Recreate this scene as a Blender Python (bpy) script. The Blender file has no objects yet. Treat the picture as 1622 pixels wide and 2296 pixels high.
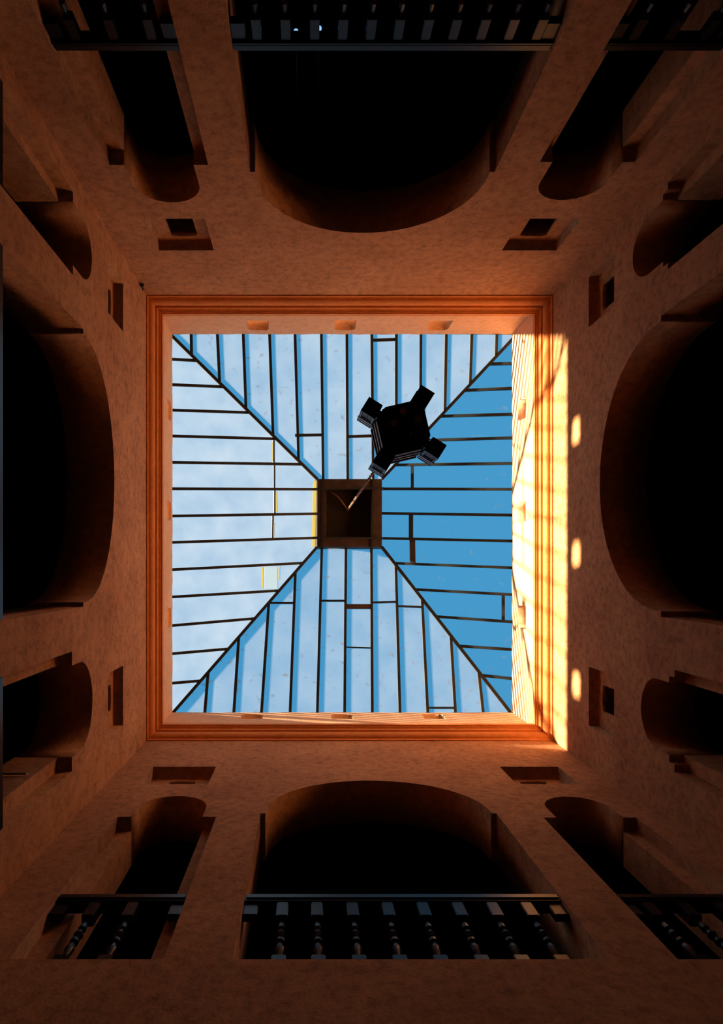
import bpy, bmesh, math, random
from mathutils import Vector, Matrix
R = random.Random(7)

# ------------------------------------------------------------------ camera
F, PX, PY, CAMZ = 1550.0, 690.0, 1275.0, 1.5      # focal length and zenith point in px of a 1622 x 2296 frame
cam_d = bpy.data.cameras.new('camera')
cam = bpy.data.objects.new('camera', cam_d)
bpy.context.scene.collection.objects.link(cam)
cam.location = (0, 0, CAMZ)
cam.rotation_euler = (math.pi, 0, 0)               # straight up; image right = +X, image down = +Y
cam_d.sensor_fit = 'HORIZONTAL'
cam_d.sensor_width = 36
cam_d.lens = F / 1622 * 36
cam_d.shift_x = (811 - PX) / 1622
cam_d.shift_y = (PY - 1148) / 1622
cam_d.clip_start = 0.05
cam_d.clip_end = 200
scn = bpy.context.scene
scn.camera = cam

# ------------------------------------------------------------------ sky, sun, exposure
w = bpy.data.worlds.new('sky')
scn.world = w
w.use_nodes = True
nt = w.node_tree
bg = nt.nodes['Background']
tc = nt.nodes.new('ShaderNodeTexCoord')
sep = nt.nodes.new('ShaderNodeSeparateXYZ')
ramp = nt.nodes.new('ShaderNodeValToRGB')
ramp.color_ramp.elements[0].position = 0.0
ramp.color_ramp.elements[0].color = (0.30, 0.46, 0.62, 1)      # horizon
ramp.color_ramp.elements[1].position = 0.75
ramp.color_ramp.elements[1].color = (0.066, 0.335, 0.60, 1)    # zenith
nt.links.new(tc.outputs['Generated'], sep.inputs[0])
nt.links.new(sep.outputs['Z'], ramp.inputs[0])
nt.links.new(ramp.outputs[0], bg.inputs['Color'])
bg.inputs['Strength'].default_value = 1.0
sun_d = bpy.data.lights.new('sun', 'SUN')
sun = bpy.data.objects.new('sun', sun_d)
scn.collection.objects.link(sun)
sun.rotation_euler = Vector((5.85, 0.73, -1.99)).to_track_quat('-Z', 'Y').to_euler()
sun.location = (-20, -3, 20)
sun_d.energy = 30.0
sun_d.color = (1.0, 0.76, 0.50)
sun_d.angle = 0.027
vs = scn.view_settings
vs.view_transform = 'Standard'
vs.look = 'None'
vs.gamma = 1
vs.exposure = 0.0
vs.use_curve_mapping = False

# ------------------------------------------------------------------ helpers
COL = scn.collection
def W(x, y, Z):
    """picture direction at height Z above the camera -> point in the place"""
    return Vector(((x - PX) * Z / F, (y - PY) * Z / F, Z + CAMZ))
def tag(o, label=None, cat=None, group=None, kind=None):
    if label: o['label'] = label
    if cat: o['category'] = cat
    if group: o['group'] = group
    if kind: o['kind'] = kind
    return o
def link(name, me, mat=None, parent=None):
    if mat is not None:
        me.materials.clear(); me.materials.append(mat)
    o = bpy.data.objects.new(name, me)
    COL.objects.link(o)
    if parent is not None:
        o.parent = parent
        o.matrix_parent_inverse = Matrix.Identity(4)
        o.location = -(Vector(parent.location)) if not o.get('local') else (0, 0, 0)
    return o
def local(name, me, mat, parent, loc=(0, 0, 0), rz=0):
    me.materials.clear(); me.materials.append(mat)
    o = bpy.data.objects.new(name, me)
    COL.objects.link(o)
    o.parent = parent; o.location = loc; o.rotation_euler.z = rz
    return o
def empty(name, loc, rz=0):
    o = bpy.data.objects.new(name, None)
    o.empty_display_size = 0.1
    COL.objects.link(o); o.location = loc; o.rotation_euler.z = rz
    return o
def mesh(name, bm, smooth=False):
    bmesh.ops.recalc_face_normals(bm, faces=bm.faces)
    me = bpy.data.meshes.new(name)
    bm.to_mesh(me); bm.free()
    if smooth:
        for p in me.polygons: p.use_smooth = True
    return me
def box(bm, x0, x1, y0, y1, z0, z1, M=None):
    v = [bm.verts.new((x, y, z)) for x in (x0, x1) for y in (y0, y1) for z in (z0, z1)]
    for f in ((0,1,3,2),(4,6,7,5),(0,4,5,1),(2,3,7,6),(0,2,6,4),(1,5,7,3)):
        bm.faces.new([v[i] for i in f])
    if M is not None: bmesh.ops.transform(bm, matrix=M, verts=v)
    return v
def bevel_box(bm, x0, x1, y0, y1, z0, z1, b=0.008):
    b2 = bmesh.new(); box(b2, x0, x1, y0, y1, z0, z1)
    bmesh.ops.bevel(b2, geom=b2.edges[:], offset=b, segments=2, affect='EDGES')
    me = bpy.data.meshes.new('t'); b2.to_mesh(me); b2.free(); bm.from_mesh(me); bpy.data.meshes.remove(me)
def lathe(bm, prof, n=12, cx=0, cy=0, cap=True, rot=0):
    rings = []
    for r, z in prof:
        rings.append([bm.verts.new((cx + r * math.cos(rot + 2*math.pi*i/n), cy + r * math.sin(rot + 2*math.pi*i/n), z)) for i in range(n)])
    for a, b in zip(rings, rings[1:]):
        for i in range(n):
            bm.faces.new((a[i], a[(i+1) % n], b[(i+1) % n], b[i]))
    if cap:
        bm.faces.new(rings[0]); bm.faces.new(rings[-1])
def slab(bm, pts, n, t0, t1):
    """polygon pts moved along n from t0 to t1"""
    a = [bm.verts.new(p + n * t0) for p in pts]
    b = [bm.verts.new(p + n * t1) for p in pts]
    bm.faces.new(a); bm.faces.new(b)
    k = len(pts)
    for i in range(k):
        bm.faces.new((a[i], a[(i+1) % k], b[(i+1) % k], b[i]))
def bar(bm, a, b, n, wd, t0, t1):
    d = (b - a).normalized(); s = d.cross(n).normalized() * (wd / 2)
    slab(bm, [a - s, b - s, b + s, a + s], n, t0, t1)
def tube(bm, pts, r, n=8):
    rings = []
    for i, p in enumerate(pts):
        d = (pts[min(i+1, len(pts)-1)] - pts[max(i-1, 0)]).normalized()
        u = d.cross(Vector((0.31, 0.2, 0.93))).normalized(); v = d.cross(u)
        rings.append([bm.verts.new(p + (u * math.cos(2*math.pi*k/n) + v * math.sin(2*math.pi*k/n)) * r) for k in range(n)])
    for a, b in zip(rings, rings[1:]):
        for i in range(n): bm.faces.new((a[i], a[(i+1) % n], b[(i+1) % n], b[i]))
    bm.faces.new(rings[0]); bm.faces.new(rings[-1])
def panel(outer, holes, t):
    """flat plate in (u, v) with holes, thickness t along +w -> mesh (u, v, w)"""
    cu = bpy.data.curves.new('panel', 'CURVE')
    cu.dimensions = '2D'; cu.fill_mode = 'BOTH'; cu.extrude = t / 2
    for lp in [outer] + holes:
        sp = cu.splines.new('POLY'); sp.points.add(len(lp) - 1)
        for p, q in zip(sp.points, lp): p.co = (q[0], q[1], 0, 1)
        sp.use_cyclic_u = True
    o = bpy.data.objects.new('panel', cu); COL.objects.link(o)
    dg = bpy.context.evaluated_depsgraph_get(); dg.update()
    me = bpy.data.meshes.new_from_object(o.evaluated_get(dg), depsgraph=dg)
    bpy.data.objects.remove(o); bpy.data.curves.remove(cu)
    bm = bmesh.new(); bm.from_mesh(me); bpy.data.meshes.remove(me)
    bmesh.ops.remove_doubles(bm, verts=bm.verts, dist=1e-5)
    for v in bm.verts: v.co.z += t / 2
    return bm

# ------------------------------------------------------------------ materials
def newmat(name):
    m = bpy.data.materials.new(name); m.use_nodes = True
    return m, m.node_tree, m.node_tree.nodes['Principled BSDF']
def simple(name, col, rough=0.6, metal=0.0, noise=0.0, nscale=8, bump=0.0, bscale=40, spec=0.5):
    m, t, b = newmat(name)
    b.inputs['Roughness'].default_value = rough
    b.inputs['Metallic'].default_value = metal
    b.inputs['Specular IOR Level'].default_value = spec
    b.inputs['Base Color'].default_value = (*col, 1)
    co = t.nodes.new('ShaderNodeTexCoord')
    if noise:
        n = t.nodes.new('ShaderNodeTexNoise'); n.inputs['Scale'].default_value = nscale; n.inputs['Detail'].default_value = 6
        t.links.new(co.outputs['Object'], n.inputs['Vector'])
        r = t.nodes.new('ShaderNodeValToRGB')
        r.color_ramp.elements[0].position = 0.3; r.color_ramp.elements[1].position = 0.7
        r.color_ramp.elements[0].color = (*[c * (1 - noise) for c in col], 1)
        r.color_ramp.elements[1].color = (*[min(1, c * (1 + noise)) for c in col], 1)
        t.links.new(n.outputs['Fac'], r.inputs[0]); t.links.new(r.outputs[0], b.inputs['Base Color'])
    if bump:
        n2 = t.nodes.new('ShaderNodeTexNoise'); n2.inputs['Scale'].default_value = bscale; n2.inputs['Detail'].default_value = 5
        t.links.new(co.outputs['Object'], n2.inputs['Vector'])
        bp = t.nodes.new('ShaderNodeBump'); bp.inputs['Strength'].default_value = bump; bp.inputs['Distance'].default_value = 0.02
        t.links.new(n2.outputs['Fac'], bp.inputs['Height']); t.links.new(bp.outputs[0], b.inputs['Normal'])
    return m
def plaster(name, c_lo, c_hi, stain):
    m, t, b = newmat(name)
    b.inputs['Roughness'].default_value = 0.9
    b.inputs['Specular IOR Level'].default_value = 0.15
    co = t.nodes.new('ShaderNodeTexCoord')
    def noise(scale, detail, rough=0.55):
        n = t.nodes.new('ShaderNodeTexNoise')
        n.inputs['Scale'].default_value = scale; n.inputs['Detail'].default_value = detail; n.inputs['Roughness'].default_value = rough
        t.links.new(co.outputs['Object'], n.inputs['Vector']); return n
    n1 = noise(1.3, 5)
    r1 = t.nodes.new('ShaderNodeValToRGB')
    r1.color_ramp.elements[0].position = 0.32; r1.color_ramp.elements[0].color = (*c_lo, 1)
    r1.color_ramp.elements[1].position = 0.66; r1.color_ramp.elements[1].color = (*c_hi, 1)
    t.links.new(n1.outputs['Fac'], r1.inputs[0])
    n2 = noise(9.5, 10, 0.78)                                   # blotchy weathering
    r2 = t.nodes.new('ShaderNodeValToRGB')
    r2.color_ramp.elements[0].position = 0.33; r2.color_ramp.elements[0].color = (*stain, 1)
    r2.color_ramp.elements[1].position = 0.55; r2.color_ramp.elements[1].color = (1, 1, 1, 1)
    t.links.new(n2.outputs['Fac'], r2.inputs[0])
    mx = t.nodes.new('ShaderNodeMix'); mx.data_type = 'RGBA'; mx.blend_type = 'MULTIPLY'; mx.inputs[0].default_value = 1
    t.links.new(r1.outputs[0], mx.inputs[6]); t.links.new(r2.outputs[0], mx.inputs[7])
    t.links.new(mx.outputs[2], b.inputs['Base Color'])
    n3 = noise(38, 6, 0.6)
    bp = t.nodes.new('ShaderNodeBump'); bp.inputs['Strength'].default_value = 0.35; bp.inputs['Distance'].default_value = 0.02
    t.links.new(n3.outputs['Fac'], bp.inputs['Height']); t.links.new(bp.outputs[0], b.inputs['Normal'])
    return m
def glass(name, dust, tint=(0.93, 0.97, 1.0), spots=0.5):
    m = bpy.data.materials.new(name); m.use_nodes = True
    t = m.node_tree; t.nodes.clear()
    out = t.nodes.new('ShaderNodeOutputMaterial')
    tr = t.nodes.new('ShaderNodeBsdfTransparent'); tr.inputs[0].default_value = (*tint, 1)
    tl = t.nodes.new('ShaderNodeBsdfTranslucent'); tl.inputs[0].default_value = (0.86, 0.86, 0.84, 1)
    df = t.nodes.new('ShaderNodeBsdfDiffuse'); df.inputs[0].default_value = (0.55, 0.54, 0.52, 1)
    co = t.nodes.new('ShaderNodeTexCoord')
    n = t.nodes.new('ShaderNodeTexNoise'); n.inputs['Scale'].default_value = 2.2; n.inputs['Detail'].default_value = 7
    t.links.new(co.outputs['Object'], n.inputs['Vector'])
    mr = t.nodes.new('ShaderNodeMapRange')
    mr.inputs['From Min'].default_value = 0.3; mr.inputs['From Max'].default_value = 0.7
    mr.inputs['To Min'].default_value = dust * 0.8; mr.inputs['To Max'].default_value = dust * 1.2
    t.links.new(n.outputs['Fac'], mr.inputs[0])
    m1 = t.nodes.new('ShaderNodeMixShader')
    t.links.new(mr.outputs[0], m1.inputs[0]); t.links.new(tr.outputs[0], m1.inputs[1]); t.links.new(tl.outputs[0], m1.inputs[2])
    # specks of dirt lying on the pane
    n2 = t.nodes.new('ShaderNodeTexNoise'); n2.inputs['Scale'].default_value = 9; n2.inputs['Detail'].default_value = 4
    t.links.new(co.outputs['Object'], n2.inputs['Vector'])
    mr2 = t.nodes.new('ShaderNodeMapRange')
    mr2.inputs['From Min'].default_value = 0.63; mr2.inputs['From Max'].default_value = 0.80
    mr2.inputs['To Min'].default_value = 0.0; mr2.inputs['To Max'].default_value = spots
    t.links.new(n2.outputs['Fac'], mr2.inputs[0])
    m2 = t.nodes.new('ShaderNodeMixShader')
    t.links.new(mr2.outputs[0], m2.inputs[0]); t.links.new(m1.outputs[0], m2.inputs[1]); t.links.new(df.outputs[0], m2.inputs[2])
    t.links.new(m2.outputs[0], out.inputs[0])
    return m
PL = plaster('ochre_plaster', (0.52, 0.242, 0.102), (0.66, 0.328, 0.146), (0.54, 0.49, 0.46))
TRIM = plaster('painted_cornice', (0.74, 0.27, 0.075), (0.84, 0.33, 0.10), (0.86, 0.82, 0.80))
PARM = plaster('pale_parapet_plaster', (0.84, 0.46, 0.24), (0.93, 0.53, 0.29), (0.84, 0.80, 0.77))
WOOD = simple('varnished_dark_wood', (0.014, 0.011, 0.009), 0.28, spec=0.15, noise=0.4, nscale=14)
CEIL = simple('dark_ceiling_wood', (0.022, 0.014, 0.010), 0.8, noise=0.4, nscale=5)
IRON = simple('black_iron', (0.014, 0.016, 0.014), 0.55, noise=0.4, nscale=12)
CAPM = simple('brown_roof_wood', (0.052, 0.027, 0.017), 0.7, noise=0.5, nscale=6)
BLACKM = simple('lantern_metal', (0.020, 0.017, 0.018), 0.45, metal=0.2, noise=0.4, nscale=20)
RIM = simple('lantern_pale_rim', (0.55, 0.53, 0.56), 0.45, metal=0.3, noise=0.3, nscale=30)
BRASS = simple('rusty_chain', (0.32, 0.18, 0.10), 0.7, noise=0.3)
SEAL = bpy.data.materials.new('yellow_sealant'); SEAL.use_nodes = True
_t = SEAL.node_tree; _t.nodes.clear()
_o = _t.nodes.new('ShaderNodeOutputMaterial'); _l = _t.nodes.new('ShaderNodeBsdfTranslucent'); _l.inputs[0].default_value = (0.40, 0.36, 0.17, 1)
_t.links.new(_l.outputs[0], _o.inputs[0])
CONC = simple('roof_screed', (0.42, 0.27, 0.18), 0.9, noise=0.2, bump=0.2)
TILE = simple('dark_floor_tile', (0.03, 0.024, 0.02), 0.6, noise=0.3)
GL_W = glass('dusty_glass', 0.046, spots=0.0)
GL_D = glass('dirty_glass', 0.072, spots=0.35)
GL_C = glass('cleaner_glass', 0.03, spots=0.10, tint=(0.95, 0.98, 1.0))
m, t, b = newmat('blue_bulb'); b.inputs['Base Color'].default_value = (0.4, 0.6, 1, 1)
b.inputs['Emission Color'].default_value = (0.22, 0.45, 1.0, 1); b.inputs['Emission Strength'].default_value = 1.5
BULB = m

# ------------------------------------------------------------------ the courtyard walls
XL, XR, YT, YB = -2.36, 3.59, -4.0, 2.52            # inner faces
ZS, ZC, ZPAR = 4.46, 10.13, 11.55                   # gallery sill, cornice foot, parapet top (above the camera)
GROUND = -CAMZ
# frames: local (u, v, w): u along the wall, v = up, w = outwards (away from the courtyard)
FR = {
 'back':  (Vector((0, YT, CAMZ)), Vector((1, 0, 0)), Vector((0, -1, 0)), 0.50),
 'front': (Vector((0, YB, CAMZ)), Vector((1, 0, 0)), Vector((0, 1, 0)), 0.50),
 'left':  (Vector((XL, 0, CAMZ)), Vector((0, 1, 0)), Vector((-1, 0, 0)), 0.58),
 'right': (Vector((XR, 0, CAMZ)), Vector((0, 1, 0)), Vector((1, 0, 0)), 0.58),
}
def frame_matrix(side, inset=0.0):
    o, u, wv, _ = FR[side]
    up = Vector((0, 0, 1)); o = o - wv * inset
    return Matrix(((u.x, up.x, wv.x, o.x), (u.y, up.y, wv.y, o.y), (u.z, up.z, wv.z, o.z), (0, 0, 0, 1)))
def opening(c, a_open, a_arch, z_led, z_spr, rise, steps=1, n=40):
    """arched opening with a corbel ledge under the springing"""
    L = [(c - a_open, ZS)]
    if steps == 1:
        L += [(c - a_open, z_led), (c - a_arch, z_led)]
    else:
        mid = a_arch + (a_open - a_arch) * 0.48
        L += [(c - a_open, z_led - 0.10), (c - mid, z_led - 0.10), (c - mid, z_led), (c - a_arch, z_led)]
    Rr = [(2*c - u, v) for u, v in reversed(L)]
    arc = [(c - a_arch * math.cos(math.pi * i / n), z_spr + rise * math.sin(math.pi * i / n)) for i in range(n + 1)]
    return L + arc + Rr
WALLS = {   # big arch, small arches, niches (u0, u1)
 'back':  dict(big=(0.655, 1.235, 1.185, 6.97, 7.04, 1.195), small=[(-1.475, 0.49, 0.345, 6.85, 7.20, 0.35, 1), (2.755, 0.47, 0.345, 6.80, 7.16, 0.34, 1)],
              niche=[(-1.868, -1.178), (2.445, 3.13)], zn=8.69, z0=7.90),
 'front': dict(big=(0.73, 1.215, 1.165, 7.12, 7.17, 1.05), small=[(-1.43, 0.50, 0.36, 7.02, 7.28, 0.38, 1), (2.86, 0.47, 0.34, 7.0, 7.28, 0.36, 1)],
              niche=[(-1.963, -1.166), (2.446, 3.186)], zn=8.80, z0=8.09),
 'left':  dict(big=(-1.06, 1.46, 1.415, 7.27, 7.32, 1.12), small=[(-3.37, 0.42, 0.32, 6.95, 7.22, 0.34, 1), (1.43, 0.60, 0.46, 6.92, 7.16, 0.42, 1)],
              niche=[(-3.64, -3.03), (1.24, 2.00)], zn=8.84, z0=8.17),
 'right': dict(big=(-1.04, 1.53, 1.475, 7.02, 7.07, 1.42), small=[(-3.41, 0.43, 0.31, 6.98, 7.25, 0.38, 2), (1.49, 0.50, 0.36, 6.86, 7.1, 0.34, 2)],
              niche=[(-3.72, -3.08), (1.25, 2.00)], zn=8.82, z0=8.09),
}
SIDE_WORD = {'back': 'upper', 'front': 'lower', 'left': 'left', 'right': 'right'}
wall_obj = {}
for side, d in WALLS.items():
    T = FR[side][3]
    if side in ('back', 'front'):
        u0, u1 = XL - 0.58, XR + 0.58
    else:
        u0, u1 = YT, YB
    outer = [(u0, GROUND), (u1, GROUND), (u1, ZC + 0.32), (u0, ZC + 0.32)]
    holes = [opening(*d['big'])] + [opening(c, ao, aa, zl, zs, ri, st) for c, ao, aa, zl, zs, ri, st in d['small']]
    for (n0, n1) in d['niche']:
        holes.append([(n0, d['z0']), (n1, d['z0']), (n1, d['zn']), (n0, d['zn'])])
    bm = panel(outer, holes, T)
    for c, ao, aa, zl, zs, ri, st in d['small']:     # rebate: the inner opening is as narrow as the arch
        for s_ in (-1, 1):
            box(bm, min(c + s_*aa, c + s_*(ao + .02)), max(c + s_*aa, c + s_*(ao + .02)), ZS - .02, zl + 0.02, 0.145, T - 0.002)
    bmesh.ops.transform(bm, matrix=frame_matrix(side), verts=bm.verts)
    wo = link('wall_' + side, mesh('wall_' + side, bm), PL)
    tag(wo, 'ochre plastered courtyard wall with one wide and two narrow arches, at the %s edge of the picture' % SIDE_WORD[side], 'wall', kind='structure')
    wall_obj[side] = wo
    for (n0, n1) in d['niche']:                      # recessed back of the niche with its little dark window
        zt = d['zn']; c = (n0 + n1) / 2; hw = 0.165
        wz1 = zt - 0.125; wz0 = d['z0'] + 0.02; nd = 0.15 if side == 'front' else 0.12
        bm = panel([(n0, d['z0']), (n1, d['z0']), (n1, zt), (n0, zt)],
                   [[(c - hw, wz0), (c + hw, wz0), (c + hw, wz1 - 0.02), (c + hw * 0.5, wz1), (c - hw * 0.5, wz1), (c - hw, wz1 - 0.02)]], 0.06)
        for v in bm.verts: v.co.z += nd
        bmesh.ops.transform(bm, matrix=frame_matrix(side), verts=bm.verts)
        link('niche', mesh('niche', bm), PL, wo)

# parapet above the cornice, three vent holes on each side
PAR = {'back': 0.088, 'front': 0.12, 'left': 0.102, 'right': 0.172}
PX0, PX1, PY0, PY1 = XL + PAR['left'], XR - PAR['right'], YT + PAR['back'], YB - PAR['front']
VENT = {   # centres along the wall, z range
 'back': ([-0.80, 0.60, 2.12], 10.90, 11.34), 'front': ([-0.91, 0.57, 2.06], 11.05, 11.40),
 'left': ([-2.59, -0.95, 0.80], 11.12, 11.43), 'right': ([-2.54, -0.91, 0.77], 10.83, 11.22)}
for side in WALLS:
    if side in ('back', 'front'): u0, u1 = PX0 - 0.3, PX1 + 0.3
    else: u0, u1 = PY0, PY1
    n = 46
    top = [(u1 + (u0 - u1) * i / n, ZPAR + (R.uniform(-0.03, 0.012) if 0 < i < n else 0)) for i in range(n + 1)]
    holes = []
    cs, z0, z1 = VENT[side]
    for c in cs:
        h = 0.155 if side == 'left' else 0.175; j = lambda: R.uniform(-0.014, 0.014)
        holes.append([(c - h + j(), z0 + j()), (c + h + j(), z0 + j()), (c + h + j(), z1 - 0.06), (c + h - 0.05, z1 + j()), (c - h + 0.05, z1 + j()), (c - h + j(), z1 - 0.05)])
    bm = panel([(u0, ZC + 0.32), (u1, ZC + 0.32)] + top, holes, 0.3)
    bmesh.ops.transform(bm, matrix=frame_matrix(side, PAR[side]), verts=bm.verts)
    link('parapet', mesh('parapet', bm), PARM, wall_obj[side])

# cornice mouldings, one mitred length per side
prof = [(-0.001, 10.10), (0.018, 10.10), (0.018, 10.135), (0.034, 10.15)]
prof += [(0.034 + 0.062 * math.sin(a * math.pi / 12), 10.15 + 0.085 * (1 - math.cos(a * math.pi / 12))) for a in range(1, 7)]
prof += [(0.096, 10.262), (0.084, 10.268), (0.084, 10.29), (0.115, 10.295)]
prof += [(0.115 + 0.045 * (1 - math.cos(a * math.pi / 8)), 10.295 + 0.05 * math.sin(a * math.pi / 8)) for a in range(1, 5)]
prof += [(0.160, 10.36), (0.182, 10.362), (0.182, 10.45), (-0.001, 10.45)]
def ring_pt(side, end, ins, z):
    x = {0: XL + ins, 1: XR - ins}; y = {0: YT + ins, 1: YB - ins}
    if side == 'back':  return Vector((x[end], y[0], z + CAMZ))
    if side == 'front': return Vector((x[end], y[1], z + CAMZ))
    if side == 'left':  return Vector((x[0], y[end], z + CAMZ))
    return Vector((x[1], y[end], z + CAMZ))
for i, side in enumerate(('back', 'right', 'front', 'left')):
    bm = bmesh.new()
    A = [bm.verts.new(ring_pt(side, 0, p, z)) for p, z in prof]
    B = [bm.verts.new(ring_pt(side, 1, p, z)) for p, z in prof]
    for k in range(len(prof)):
        q = (k + 1) % len(prof)
        bm.faces.new((A[k], A[q], B[q], B[k]))
    bm.faces.new(A); bm.faces.new(B)
    o = link('trim_%d' % (i + 1), mesh('trim', bm), TRIM)
    tag(o, 'orange moulded cornice along the %s side of the roof opening' % SIDE_WORD[side], 'cornice', kind='structure')

# galleries behind the arches, roof terrace, ground
GX0, GX1, GY0, GY1 = XL - 2.7, XR + 2.7, YT - 2.6, YB + 2.6
ox0, ox1, oy0, oy1 = XL - 0.58, XR + 0.58, YT - 0.5, YB + 0.5
def ring_slab(name, mat, z0, z1, label, cat):
    bm = bmesh.new()
    box(bm, GX0, GX1, GY0, oy0, z0 + CAMZ, z1 + CAMZ); box(bm, GX0, GX1, oy1, GY1, z0 + CAMZ, z1 + CAMZ)
    box(bm, GX0, ox0, oy0, oy1, z0 + CAMZ, z1 + CAMZ); box(bm, ox1, GX1, oy0, oy1, z0 + CAMZ, z1 + CAMZ)
    return tag(link(name, mesh(name, bm), mat), label, cat, kind='structure')
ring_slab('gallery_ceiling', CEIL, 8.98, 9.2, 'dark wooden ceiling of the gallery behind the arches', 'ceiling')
ring_slab('roof', CONC, 10.1, 10.3, 'flat roof terrace around the skylight', 'roof')
ring_slab('gallery_floor', TILE, 4.2, 4.46, 'floor of the gallery behind the balustrades', 'floor')
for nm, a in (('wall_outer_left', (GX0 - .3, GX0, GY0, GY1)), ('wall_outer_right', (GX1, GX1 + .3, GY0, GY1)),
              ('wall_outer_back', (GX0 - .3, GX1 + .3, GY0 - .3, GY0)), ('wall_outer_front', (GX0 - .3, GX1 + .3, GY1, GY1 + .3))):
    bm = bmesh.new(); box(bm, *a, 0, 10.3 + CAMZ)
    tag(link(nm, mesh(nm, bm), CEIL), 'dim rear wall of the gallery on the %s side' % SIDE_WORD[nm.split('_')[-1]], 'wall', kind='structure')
bm = bmesh.new(); box(bm, GX0 - .3, GX1 + .3, GY0 - .3, GY1 + .3, -0.2, 0)
tag(link('floor', mesh('floor', bm), TILE), 'dark tiled courtyard floor below the camera', 'floor', kind='structure')

for i, (side, (_o, _u, _w, _T)) in enumerate(FR.items()):  # dark panels added out of view to cut light bounced up the walls
    bm = bmesh.new()
    u0, u1 = (XL, XR) if side in ('back', 'front') else (YT + 0.03, YB - 0.03)
    box(bm, u0, u1, GROUND, 3.2, -0.03, 0.0)
    bmesh.ops.transform(bm, matrix=frame_matrix(side), verts=bm.verts)
    tag(link('bounce_absorber_' + side, mesh('bounce_absorber', bm), TILE), 'added unseen dark dado along the foot of the %s wall' % SIDE_WORD[side], 'absorber', kind='structure')

# ------------------------------------------------------------------ skylight
ZB, ZL = 11.60, 12.66
base = {'TL': (373, 741), 'TR': (1163, 746), 'BL': (382, 1605), 'BR': (1153, 1608)}
capc = {'TL': (712, 1075), 'TR': (857, 1074), 'BL': (711, 1227), 'BR': (856, 1226)}
sky_root = empty('skylight', W((373 + 1153) / 2, (741 + 1607) / 2, ZB))
tag(sky_root, 'hipped glass skylight with black glazing bars over the courtyard', 'skylight')
def face_plane(a, b):
    p0 = W(*base[a], ZB); p1 = W(*base[b], ZB)
    q = (W(*capc[a], ZL) + W(*capc[b], ZL)) / 2
    n = (p1 - p0).cross(q - p0).normalized()
    if n.z < 0: n = -n
    return p0, n
CAMP = Vector((0, 0, CAMZ))
def on_plane(px, pl):
    d = W(px[0], px[1], 1.0) - CAMP
    s = (pl[0] - CAMP).dot(pl[1]) / d.dot(pl[1])
    return CAMP + d * s
def clip(poly, a, b, keep):
    """keep the part of poly on side `keep` of the line a-b"""
    def s(p): return ((b[0]-a[0])*(p[1]-a[1]) - (b[1]-a[1])*(p[0]-a[0])) * keep
    out = []
    for i in range(len(poly)):
        p, q = poly[i], poly[(i+1) % len(poly)]
        sp, sq = s(p), s(q)
        if sp >= 0: out.append(p)
        if sp * sq < 0:
            k = sp / (sp - sq); out.append((p[0] + (q[0]-p[0])*k, p[1] + (q[1]-p[1])*k))
    return out
def seg_in(poly, a, b):
    """piece of the line a-b inside the convex poly"""
    t0, t1 = -1e9, 1e9
    cx = sum(p[0] for p in poly) / len(poly); cy = sum(p[1] for p in poly) / len(poly)
    for i in range(len(poly)):
        p, q = poly[i], poly[(i+1) % len(poly)]
        nx, ny = -(q[1]-p[1]), q[0]-p[0]
        if nx*(cx-p[0]) + ny*(cy-p[1]) < 0: nx, ny = -nx, -ny
        da = nx*(a[0]-p[0]) + ny*(a[1]-p[1]); db = nx*(b[0]-a[0]) + ny*(b[1]-a[1])
        if abs(db) < 1e-9: continue
        tt = -da / db
        if db > 0: t0 = max(t0, tt)
        else: t1 = min(t1, tt)
    L = lambda t: (a[0] + (b[0]-a[0])*t, a[1] + (b[1]-a[1])*t)
    return L(t0), L(t1)
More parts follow.
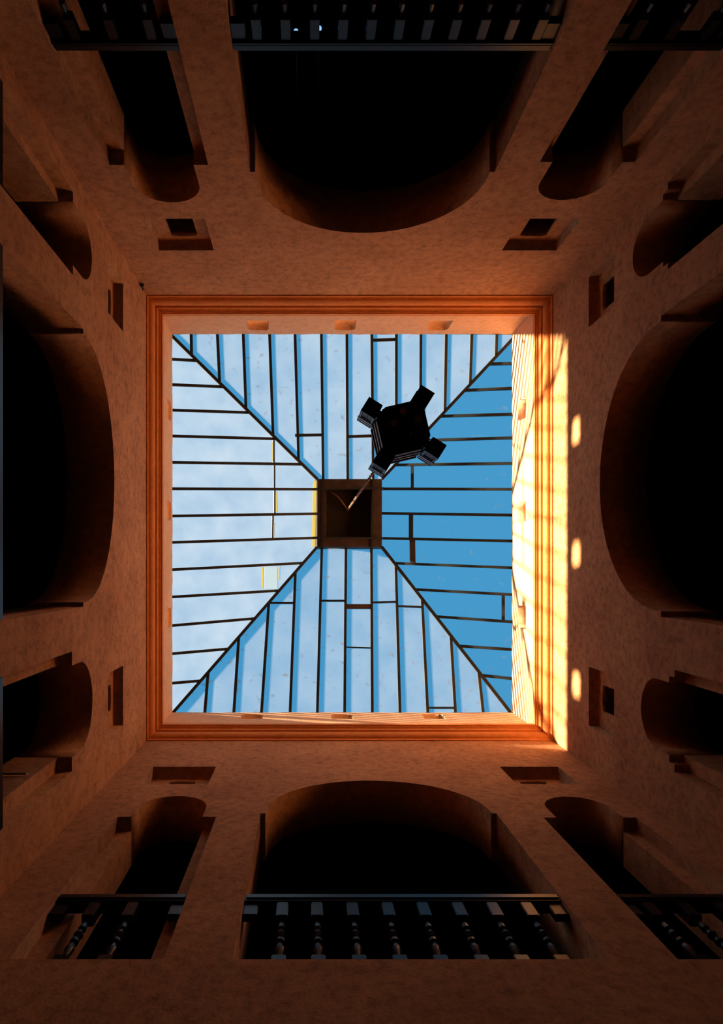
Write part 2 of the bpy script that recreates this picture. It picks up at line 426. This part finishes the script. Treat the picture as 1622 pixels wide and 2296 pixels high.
FACES = {
 'back': dict(c=('TL', 'TR'), glass=GL_D, bars=[((429,755),(430,800)),((488,755),(493,862)),((546,755),(552,920)),((605,755),(613,985)),((662,755),(670,1040)),((721,755),(725,1073)),((778,755),(780,1073)),((834,755),(837,1073)),((889,755),(889,1000)),((944,755),(943,950)),((1001,755),(998,915)),((1058,755),(1055,850)),((1114,755),(1113,795))],
   cross=[(4, (662,976),(724,975)), (6, (779,979),(836,977)), (7, (834,763),(889,761))]),
 'front': dict(c=('BL', 'BR'), glass=GL_D, bars=[((460,1592),(466,1520)),((525,1592),(535,1440)),((587,1592),(603,1352)),((651,1592),(663,1277)),((712,1592),(722,1228)),((773,1592),(776,1228)),((835,1592),(833,1228)),((897,1592),(888,1275)),((959,1592),(947,1350)),((1021,1592),(1011,1425)),((1083,1592),(1074,1510))],
   cross=[(2, (603,1352),(661,1352)), (4, (720,1347),(776,1347)), (5, (776,1360),(833,1360)), (5, (776,1451),(833,1453)), (6, (833,1351),(890,1349)), (7, (890,1359),(947,1361)), (8, (959,1587),(1020,1587))]),
 'left': dict(c=('TL', 'BL'), glass=GL_W, bars=[((388,806),(425,808)),((390,863),(488,867)),((391,920),(549,925)),((391,978),(611,984)),((391,1037),(665,1041)),((392,1096),(708,1097)),((392,1157),(708,1152)),((392,1216),(708,1206)),((392,1277),(668,1263)),((392,1338),(612,1325)),((392,1402),(555,1388)),((392,1465),(497,1456)),((392,1531),(440,1527))],
   cross=[(3, (614,984),(614,1040)), (4, (615,1040),(615,1097)), (5, (616,1097),(616,1153)), (6, (612,1153),(611,1207))]),
 'right': dict(c=('TR', 'BR'), glass=GL_C, bars=[((1148,815),(1100,816)),((1148,871),(1050,875)),((1148,929),(1000,933)),((1146,982),(965,987)),((1146,1039),(860,1043)),((1146,1097),(860,1096)),((1146,1155),(860,1151)),((1144,1213),(860,1207)),((1144,1273),(890,1263)),((1144,1333),(938,1322)),((1144,1394),(988,1383)),((1142,1456),(1038,1449)),((1142,1521),(1088,1515))],
   cross=[(4, (925,1043),(925,1097)), (6, (922,1152),(922,1208)), (7, (925,1208),(926,1262)), (9, (1129,1331),(1129,1394))]),
}
off = -Vector(sky_root.location)
def sky_part(name, bm, mat):
    o = link(name, mesh(name, bm), mat, sky_root)
    return o
for fname, fd in FACES.items():
    a, b_ = fd['c']
    pl = face_plane(a, b_)
    trap = [base[a], base[b_], capc[b_], capc[a]]
    bars = fd['bars']
    horizontal = fname in ('left', 'right')
    # strips between neighbouring bars
    for i in range(len(bars) + 1):
        poly = trap[:]
        for k, other in ((i - 1, True), (i, False)):
            if 0 <= k < len(bars):
                A, B = bars[k]
                ax = 1 if horizontal else 0
                # point far on the high side
                far = (B[0], B[1] + 500) if horizontal else (B[0] + 500, B[1])
                s = (B[0]-A[0])*(far[1]-A[1]) - (B[1]-A[1])*(far[0]-A[0])
                keep = (1 if s > 0 else -1) * (1 if other else -1)
                poly = clip(poly, A, B, keep)
        if len(poly) < 3: continue
        pieces = [poly]
        for ci, A, B in fd['cross']:
            if ci + 1 == i:
                nxt = []
                for p in pieces:
                    p1, p2 = clip(p, A, B, 1), clip(p, A, B, -1)
                    nxt += [q for q in (p1, p2) if len(q) >= 3]
                pieces = nxt
        for p in pieces:
            bm = bmesh.new()
            slab(bm, [on_plane(q, pl) for q in p], pl[1], 0.0, 0.006)
            sky_part('pane', bm, fd['glass'])
    for A, B in bars:
        p, q = seg_in(trap, A, B)
        bm = bmesh.new(); bar(bm, on_plane(p, pl), on_plane(q, pl), pl[1], 0.046, -0.022, 0.006 if fname == 'left' else 0.029)
        sky_part('glazing_bar', bm, IRON)
    for n_, (ci, A, B) in enumerate(fd['cross']):
        wd = {'left': 0.028, 'front': 0.032}.get(fname, 0.05)
        if fname == 'right' and ci == 7: wd = 0.10
        if fname == 'right' and ci == 6: wd = 0.075
        if fname == 'front' and A[1] == 1360: wd = 0.085
        if fname == 'front' and A[1] == 1451: wd = 0.018
        bm = bmesh.new(); bar(bm, on_plane(A, pl), on_plane(B, pl), pl[1], wd, -0.012, 0.014)
        sky_part('cross_strip', bm, CAPM if wd > 0.08 else IRON)
    fd['pl'] = pl
# hips
for k in ('TL', 'TR', 'BL', 'BR'):
    p, q = W(*base[k], ZB), W(*capc[k], ZL)
    bm = bmesh.new(); bar(bm, p, q, Vector((0, 0, 1)), 0.052, -0.05, 0.05)
    sky_part('hip_bar', bm, IRON)
# yellow sealant on the sunny side
plL = FACES['left']['pl']
for A, B, wd in [((707,1078),(706,1097),0.06),((706,1100),(705,1151),0.07),((705,1155),(704,1205),0.07),((705,1209),(703,1226),0.06),
                 ((613,990),(613,1034),0.04),((617,1047),(616,1070),0.025),((619,1104),(620,1148),0.04),((613,1172),(613,1203),0.045),((589,1271),(590,1318),0.03),((627,1267),(626,1300),0.025)]:
    bm = bmesh.new(); bar(bm, on_plane(A, plL), on_plane(B, plL), plL[1], wd, 0.0065, 0.0085)
    sky_part('sealant_strip', bm, SEAL)
WHITE = SEAL.copy(); WHITE.name = 'white_patch'
WHITE.node_tree.nodes['Translucent BSDF'].inputs[0].default_value = (0.34, 0.40, 0.46, 1)
bm = bmesh.new(); bar(bm, on_plane((608, 1271), plL), on_plane((608, 1321), plL), plL[1], 0.25, 0.0065, 0.008)
sky_part('patch', bm, WHITE)
# curb that carries the glass on the parapet
bm = bmesh.new()
cb = [W(*base[k], ZB) for k in ('TL', 'TR', 'BR', 'BL')]
cen = sum(cb, Vector()) / 4
for i in range(4):
    p, q = cb[i], cb[(i+1) % 4]
    bar(bm, p + (p - q).normalized() * 0.03, q + (q - p).normalized() * 0.03, Vector((0, 0, 1)), 0.07, -0.06, 0.0)
sky_part('curb', bm, IRON)
# the raised wooden cap at the peak
cw = [W(*capc[k], ZL) for k in ('TL', 'TR', 'BR', 'BL')]
x0 = (cw[0].x + cw[3].x) / 2; x1 = (cw[1].x + cw[2].x) / 2; y0 = (cw[0].y + cw[1].y) / 2; y1 = (cw[2].y + cw[3].y) / 2; zc = ZL + CAMZ
bm = bmesh.new(); box(bm, x0 - 0.03, x1 + 0.03, y0 - 0.03, y1 + 0.03, zc + 0.34, zc + 0.40)
cap = sky_part('roof_cap', bm, CEIL)
fw = 0.17
for i, a in enumerate(((x0, x1, y0, y0 + fw), (x0, x1, y1 - fw, y1), (x0, x0 + fw, y0 + fw, y1 - fw), (x1 - fw, x1, y0 + fw, y1 - fw))):
    bm = bmesh.new(); box(bm, *a, zc - 0.03, zc + 0.06)
    o = sky_part('cap_frame', bm, CAPM)
for a in ((x0 + .02, x1 - .02, y0 + .02, y0 + .06), (x0 + .02, x1 - .02, y1 - .06, y1 - .02), (x0 + .02, x0 + .06, y0 + .06, y1 - .06), (x1 - .06, x1 - .02, y0 + .06, y1 - .06)):
    bm = bmesh.new(); box(bm, *a, zc + 0.06, zc + 0.34)
    sky_part('cap_side', bm, CEIL)
# glazing bars carried across the underside of the cap
for A, B in (((725,1073),(722,1228)), ((837,1073),(833,1228))):
    p, q = W(*A, ZL), W(*B, ZL)
    bm = bmesh.new(); bar(bm, p, q, Vector((0, 0, 1)), 0.04, -0.065, -0.03); sky_part('cap_bar', bm, IRON)
for A, B in (((709,1097),(860,1096)), ((708,1206),(860,1207))):
    p, q = W(*A, ZL), W(*B, ZL)
    bm = bmesh.new(); bar(bm, p, q, Vector((0, 0, 1)), 0.035, -0.10, -0.065); sky_part('cap_bar', bm, IRON)

# ------------------------------------------------------------------ hanging lantern
LX, LY, LZ = 0.752, -1.10, 5.40 + CAMZ
top_z = zc + 0.34
lan = empty('hanging_lantern', (LX, LY, LZ))
tag(lan, 'dark metal hanging lantern with four square box arms on a long chain', 'lantern')
ROT = math.radians(-32)
bm = bmesh.new()
A0 = -58
def oct_pts(sc):
    out = []
    for k in range(4):
        th = math.radians(A0 + 90 * k); c_, s_ = math.cos(th), math.sin(th)
        for w_ in (-0.0645, 0.0645):
            out.append((sc * (0.214 * c_ - w_ * s_), sc * (0.214 * s_ + w_ * c_)))
    return out
def prism(bm, prof):
    rings = [[bm.verts.new((x, y, z)) for x, y in oct_pts(sc)] for sc, z in prof]
    for p, q in zip(rings, rings[1:]):
        for i in range(8): bm.faces.new((p[i], p[(i+1) % 8], q[(i+1) % 8], q[i]))
    bm.faces.new(rings[0]); bm.faces.new(rings[-1])
prism(bm, [(0.94, 0.0), (0.98, 0.012), (0.98, 0.36), (1.04, 0.37), (1.04, 0.40), (0.86, 0.44)])
body = local('lantern_body', mesh('lantern_body', bm), BLACKM, lan)
for z in (0.10, 0.24):
    bm = bmesh.new(); prism(bm, [(0.975, z), (1.03, z + 0.006), (1.03, z + 0.032), (0.975, z + 0.038)])
    local('rim_band', mesh('rim_band', bm), RIM, body)
bm = bmesh.new(); lathe(bm, [(0.185, 0.43), (0.17, 0.48), (0.10, 0.56), (0.05, 0.60), (0.035, 0.63), (0.05, 0.66), (0.02, 0.70), (0.012, 0.76)], 16)
local('lantern_crown', mesh('lantern_crown', bm, True), BLACKM, lan)
bm = bmesh.new(); lathe(bm, [(0.02, -0.05), (0.045, -0.035), (0.03, -0.012), (0.09, 0.001)], 12)
local('finial', mesh('finial', bm, True), BLACKM, lan)
# small reddish discs, glints painted in as colour on the bottom plate
GLINT = simple('painted_glint', (0.50, 0.23, 0.15), 0.35)
for (dx, dy) in ((-0.075, -0.035), (0.04, 0.035), (-0.005, -0.13), (0.11, -0.07)):
    bm = bmesh.new(); lathe(bm, [(0.032, -0.004), (0.03, 0.001)], 6, dx, dy)
    local('glint_disc', mesh('glint_disc', bm), GLINT, body)
def arm_mesh():
    bm = bmesh.new()
    s = 0.063
    box(bm, 0.20, 0.232, -0.03, 0.03, 0.05, 0.25)         # bracket
    box(bm, 0.232, 0.232 + 2*s, -s, s, 0.0, 0.012)          # bottom plate
    c = 0.232 + s
    for sx in (-1, 1):                                     # corner posts
        for sy in (-1, 1):
            box(bm, c + sx*s - 0.009*(sx+1), c + sx*s + 0.009*(1-sx), sy*s - 0.009*(sy+1), sy*s + 0.009*(1-sy), 0.012, 0.34)
    box(bm, c - s*.82, c + s*.82, -s*.82, s*.82, 0.012, 0.34)
    box(bm, c - s - .004, c + s + .004, -s - .004, s + .004, 0.34, 0.352)
    lathe(bm, [(s * 1.25, 0.352), (s * 0.5, 0.41), (0.012, 0.425)], 4, c, 0, rot=math.pi/4)
    return mesh('box_arm', bm)
am = arm_mesh()
def studs_mesh():
    bm = bmesh.new(); s = 0.063; c = 0.232 + s
    for z in (0.05, 0.10, 0.15):
        for k in (-0.028, 0.0, 0.028):
            for sg in (-1, 1):
                box(bm, c + k - .007, c + k + .007, sg*s*.82 - .004, sg*s*.82 + .004, z - .008, z + .008)
            box(bm, c + s*.82 - .004, c + s*.82 + .004, k - .007, k + .007, z - .008, z + .008)
    return mesh('pierced_studs', bm)
sm = studs_mesh()
def band_mesh():
    bm = bmesh.new(); s = 0.068; c = 0.232 + 0.063
    for z in (0.21, 0.27):
        for a in ((c - s, c + s, -s, -s + .006), (c - s, c + s, s - .006, s), (c - s, c - s + .006, -s, s), (c + s - .006, c + s, -s, s)):
            box(bm, *a, z, z + 0.036)
    return mesh('rim_band', bm)
bmsh = band_mesh()
for k in range(4):
    arm = local('box_arm', am, BLACKM, lan, rz=math.radians(A0 + 90 * k))
    st = local('pierced_studs', sm, RIM, arm); st['kind'] = 'stuff'; local('rim_band', bmsh, RIM, arm)
# chain of long links
bm = bmesh.new()
z = 0.74; k = 0; H = top_z - LZ
while z < H - 0.02:
    l = min(0.115, H - z)
    n = 14; pts = []
    ring = []
    for i in range(n):
        a = 2*math.pi*i/n
        r = 0.017; zz = z + l/2 + (l/2) * math.sin(a); hx = r * math.cos(a)
        ring.append(Vector((hx, 0, zz)) if k % 2 == 0 else Vector((0, hx, zz)))
    m_ = 5; loops = []
    for i in range(n):
        p = ring[i]; d = (ring[(i+1) % n] - ring[i-1]).normalized()
        u = Vector((0, 1, 0)) if k % 2 == 0 else Vector((1, 0, 0)); v = d.cross(u)
        loops.append([bm.verts.new(p + (u*math.cos(2*math.pi*j/m_) + v*math.sin(2*math.pi*j/m_)) * 0.0055) for j in range(m_)])
    for i in range(n):
        A, B = loops[i], loops[(i+1) % n]
        for j in range(m_): bm.faces.new((A[j], A[(j+1) % m_], B[(j+1) % m_], B[j]))
    z += l - 0.014; k += 1
local('chain', mesh('chain', bm), BRASS, lan)
# loose cable on the cap ceiling
bm = bmesh.new()
pts = []
for i in range(13):
    t_ = i / 12
    pts.append(Vector((-0.38 * t_, -0.36 * t_ - 0.05 * math.sin(math.pi * t_), H - 0.015 - 0.14 * math.sin(math.pi * min(1, t_ * 1.0)))))
tube(bm, pts, 0.013)
local('cable', mesh('cable', bm, True), BRASS, lan)

# ------------------------------------------------------------------ balustrades in the arches
def baluster_mesh():
    bm = bmesh.new()
    zt = 0.83
    bevel_box(bm, -0.044, 0.044, -0.044, 0.044, zt - 0.21, zt, 0.006)
    bevel_box(bm, -0.048, 0.048, -0.048, 0.048, 0, 0.10, 0.006)
    pr = [(0.030, 0.10), (0.036, 0.115), (0.020, 0.14), (0.030, 0.20), (0.034, 0.24), (0.022, 0.29), (0.016, 0.305), (0.032, 0.325), (0.032, 0.35),
          (0.016, 0.37), (0.024, 0.39), (0.035, 0.42), (0.024, 0.46), (0.017, 0.475), (0.03, 0.50), (0.026, 0.55), (0.018, 0.585), (0.034, 0.605), (0.03, 0.62)]
    lathe(bm, pr, 12)
    return mesh('baluster', bm)
BAL = baluster_mesh()
def balustrade(side, c, half, us, label):
    o, u, wv, _ = FR[side]
    root = empty('balustrade', o + u * c + wv * 0.07 + Vector((0, 0, ZS)))
    # local x = along the wall, y = outwards
    root.rotation_euler.z = math.atan2(u.y, u.x)
    sgn = 1 if (Vector((-u.y, u.x, 0)).dot(wv) > 0) else -1
    tag(root, label, 'balustrade', 'turned wooden balustrades in the gallery arches')
    bm = bmesh.new(); bevel_box(bm, -half, half, -0.062, 0.046, 0.845, 0.925, 0.014)
    bevel_box(bm, -half, half, -0.05, 0.05, 0.828, 0.85, 0.004)
    local('handrail', mesh('handrail', bm), WOOD, root)
    for s in (-1, 1):
        bm = bmesh.new(); bevel_box(bm, min(s*half, s*(half - 0.11)), max(s*half, s*(half - 0.11)), -0.03, 0.03, 0.66, 0.83, 0.006)
        local('bracket', mesh('bracket', bm), WOOD, root)
    for q in us:
        bo = local('baluster', BAL, WOOD, root, (q - c, 0, 0))
        if side == 'back': bo.scale = (0.8, 0.8, 1)
    return root
def spread(c, half, n, m=0.24):
    return [c - half + m + (2 * (half - m)) * i / (n - 1) for i in range(n)]
dB, dF, dL, dR = (WALLS[k] for k in ('back', 'front', 'left', 'right'))
balustrade('back', dB['big'][0], dB['big'][1], [(x - PX) * 4.03 / 1198 for x in (576, 641, 706, 769, 832, 894, 957, 1019, 1082, 1145, 1208)], 'dark turned balustrade in the wide arch at the top edge of the picture')
balustrade('front', dF['big'][0], dF['big'][1], [(x - PX) * 2.545 / 752 for x in (634, 711, 790, 869, 948, 1027, 1105, 1182)], 'dark turned balustrade in the wide arch at the bottom of the picture')
balustrade('left', dL['big'][0], dL['big'][1], spread(dL['big'][0], dL['big'][1], 10), 'dark handrail in the wide arch at the left edge of the picture')
balustrade('right', dR['big'][0], dR['big'][1], spread(dR['big'][0], dR['big'][1], 10), 'dark turned balustrade in the wide arch beyond the right edge')
for side, d, word in (('back', dB, 'upper'), ('front', dF, 'lower'), ('left', dL, 'left'), ('right', dR, 'right')):
    for i, s in enumerate(d['small']):
        if side in ('back', 'front'): pos = ('left', 'right')[i]
        else: pos = ('upper', 'lower')[i]
        us = spread(s[0], s[1], 3, 0.2)
        if side == 'front' and i == 0: us = [-1.62, -1.33]
        balustrade(side, s[0], s[1], us, 'short dark balustrade in the %s narrow arch of the %s wall' % (pos, word))

# ------------------------------------------------------------------ small things
def tiny_bulb(px, py, Y, label):
    Z = F * Y / (py - PY); X = (px - PX) * Z / F
    r = empty('hanging_bulb', (X, Y, Z + CAMZ))
    tag(r, label, 'bulb')
    bm = bmesh.new(); bmesh.ops.create_icosphere(bm, subdivisions=2, radius=0.024)
    local('bulb', mesh('bulb', bm, True), BULB, r)
    bm = bmesh.new(); lathe(bm, [(0.012, 0.02), (0.014, 0.03), (0.014, 0.06), (0.006, 0.07)], 10)
    local('socket', mesh('socket', bm), IRON, r)
    bm = bmesh.new(); lathe(bm, [(0.002, 0.068), (0.002, 8.98 - Z)], 6)
    local('cord', mesh('cord', bm), IRON, r)
tiny_bulb(664, 71, -4.95, 'tiny blue bulb in the dark upper gallery, the left one of two')
tiny_bulb(716, 64, -5.05, 'tiny blue bulb in the dark upper gallery, the right one of two')
# rod across the lower left narrow arch
bm = bmesh.new(); Zr = 6.30; yr = (1735 - PY) * Zr / F
tube(bm, [Vector((GX0, yr, Zr + CAMZ)), Vector((-3.4, yr, Zr + CAMZ)), Vector((-2.56, yr, Zr + CAMZ))], 0.012)
tag(link('metal_rod', mesh('metal_rod', bm), simple('pale_metal', (0.6, 0.5, 0.4), 0.4, 0.3)), 'thin pale rod in the dark narrow arch at the lower left edge', 'rod')
# small dark hook in the upper left corner below the cornice
hx = W(319, 636, 9.70)
bm = bmesh.new()
tube(bm, [Vector((hx.x, YT, hx.z)), Vector((hx.x, YT + 0.05, hx.z)), Vector((hx.x + .005, YT + 0.075, hx.z + 0.03)), Vector((hx.x + .005, YT + 0.06, hx.z + 0.06))], 0.012)
b2 = bmesh.new(); bmesh.ops.create_icosphere(b2, subdivisions=2, radius=0.030, matrix=Matrix.Translation((hx.x, YT + 0.028, hx.z)))
me = bpy.data.meshes.new('t'); b2.to_mesh(me); b2.free(); bm.from_mesh(me); bpy.data.meshes.remove(me)
tag(link('wall_hook', mesh('wall_hook', bm, True), IRON), 'small black hook in the upper left corner below the cornice', 'hook')
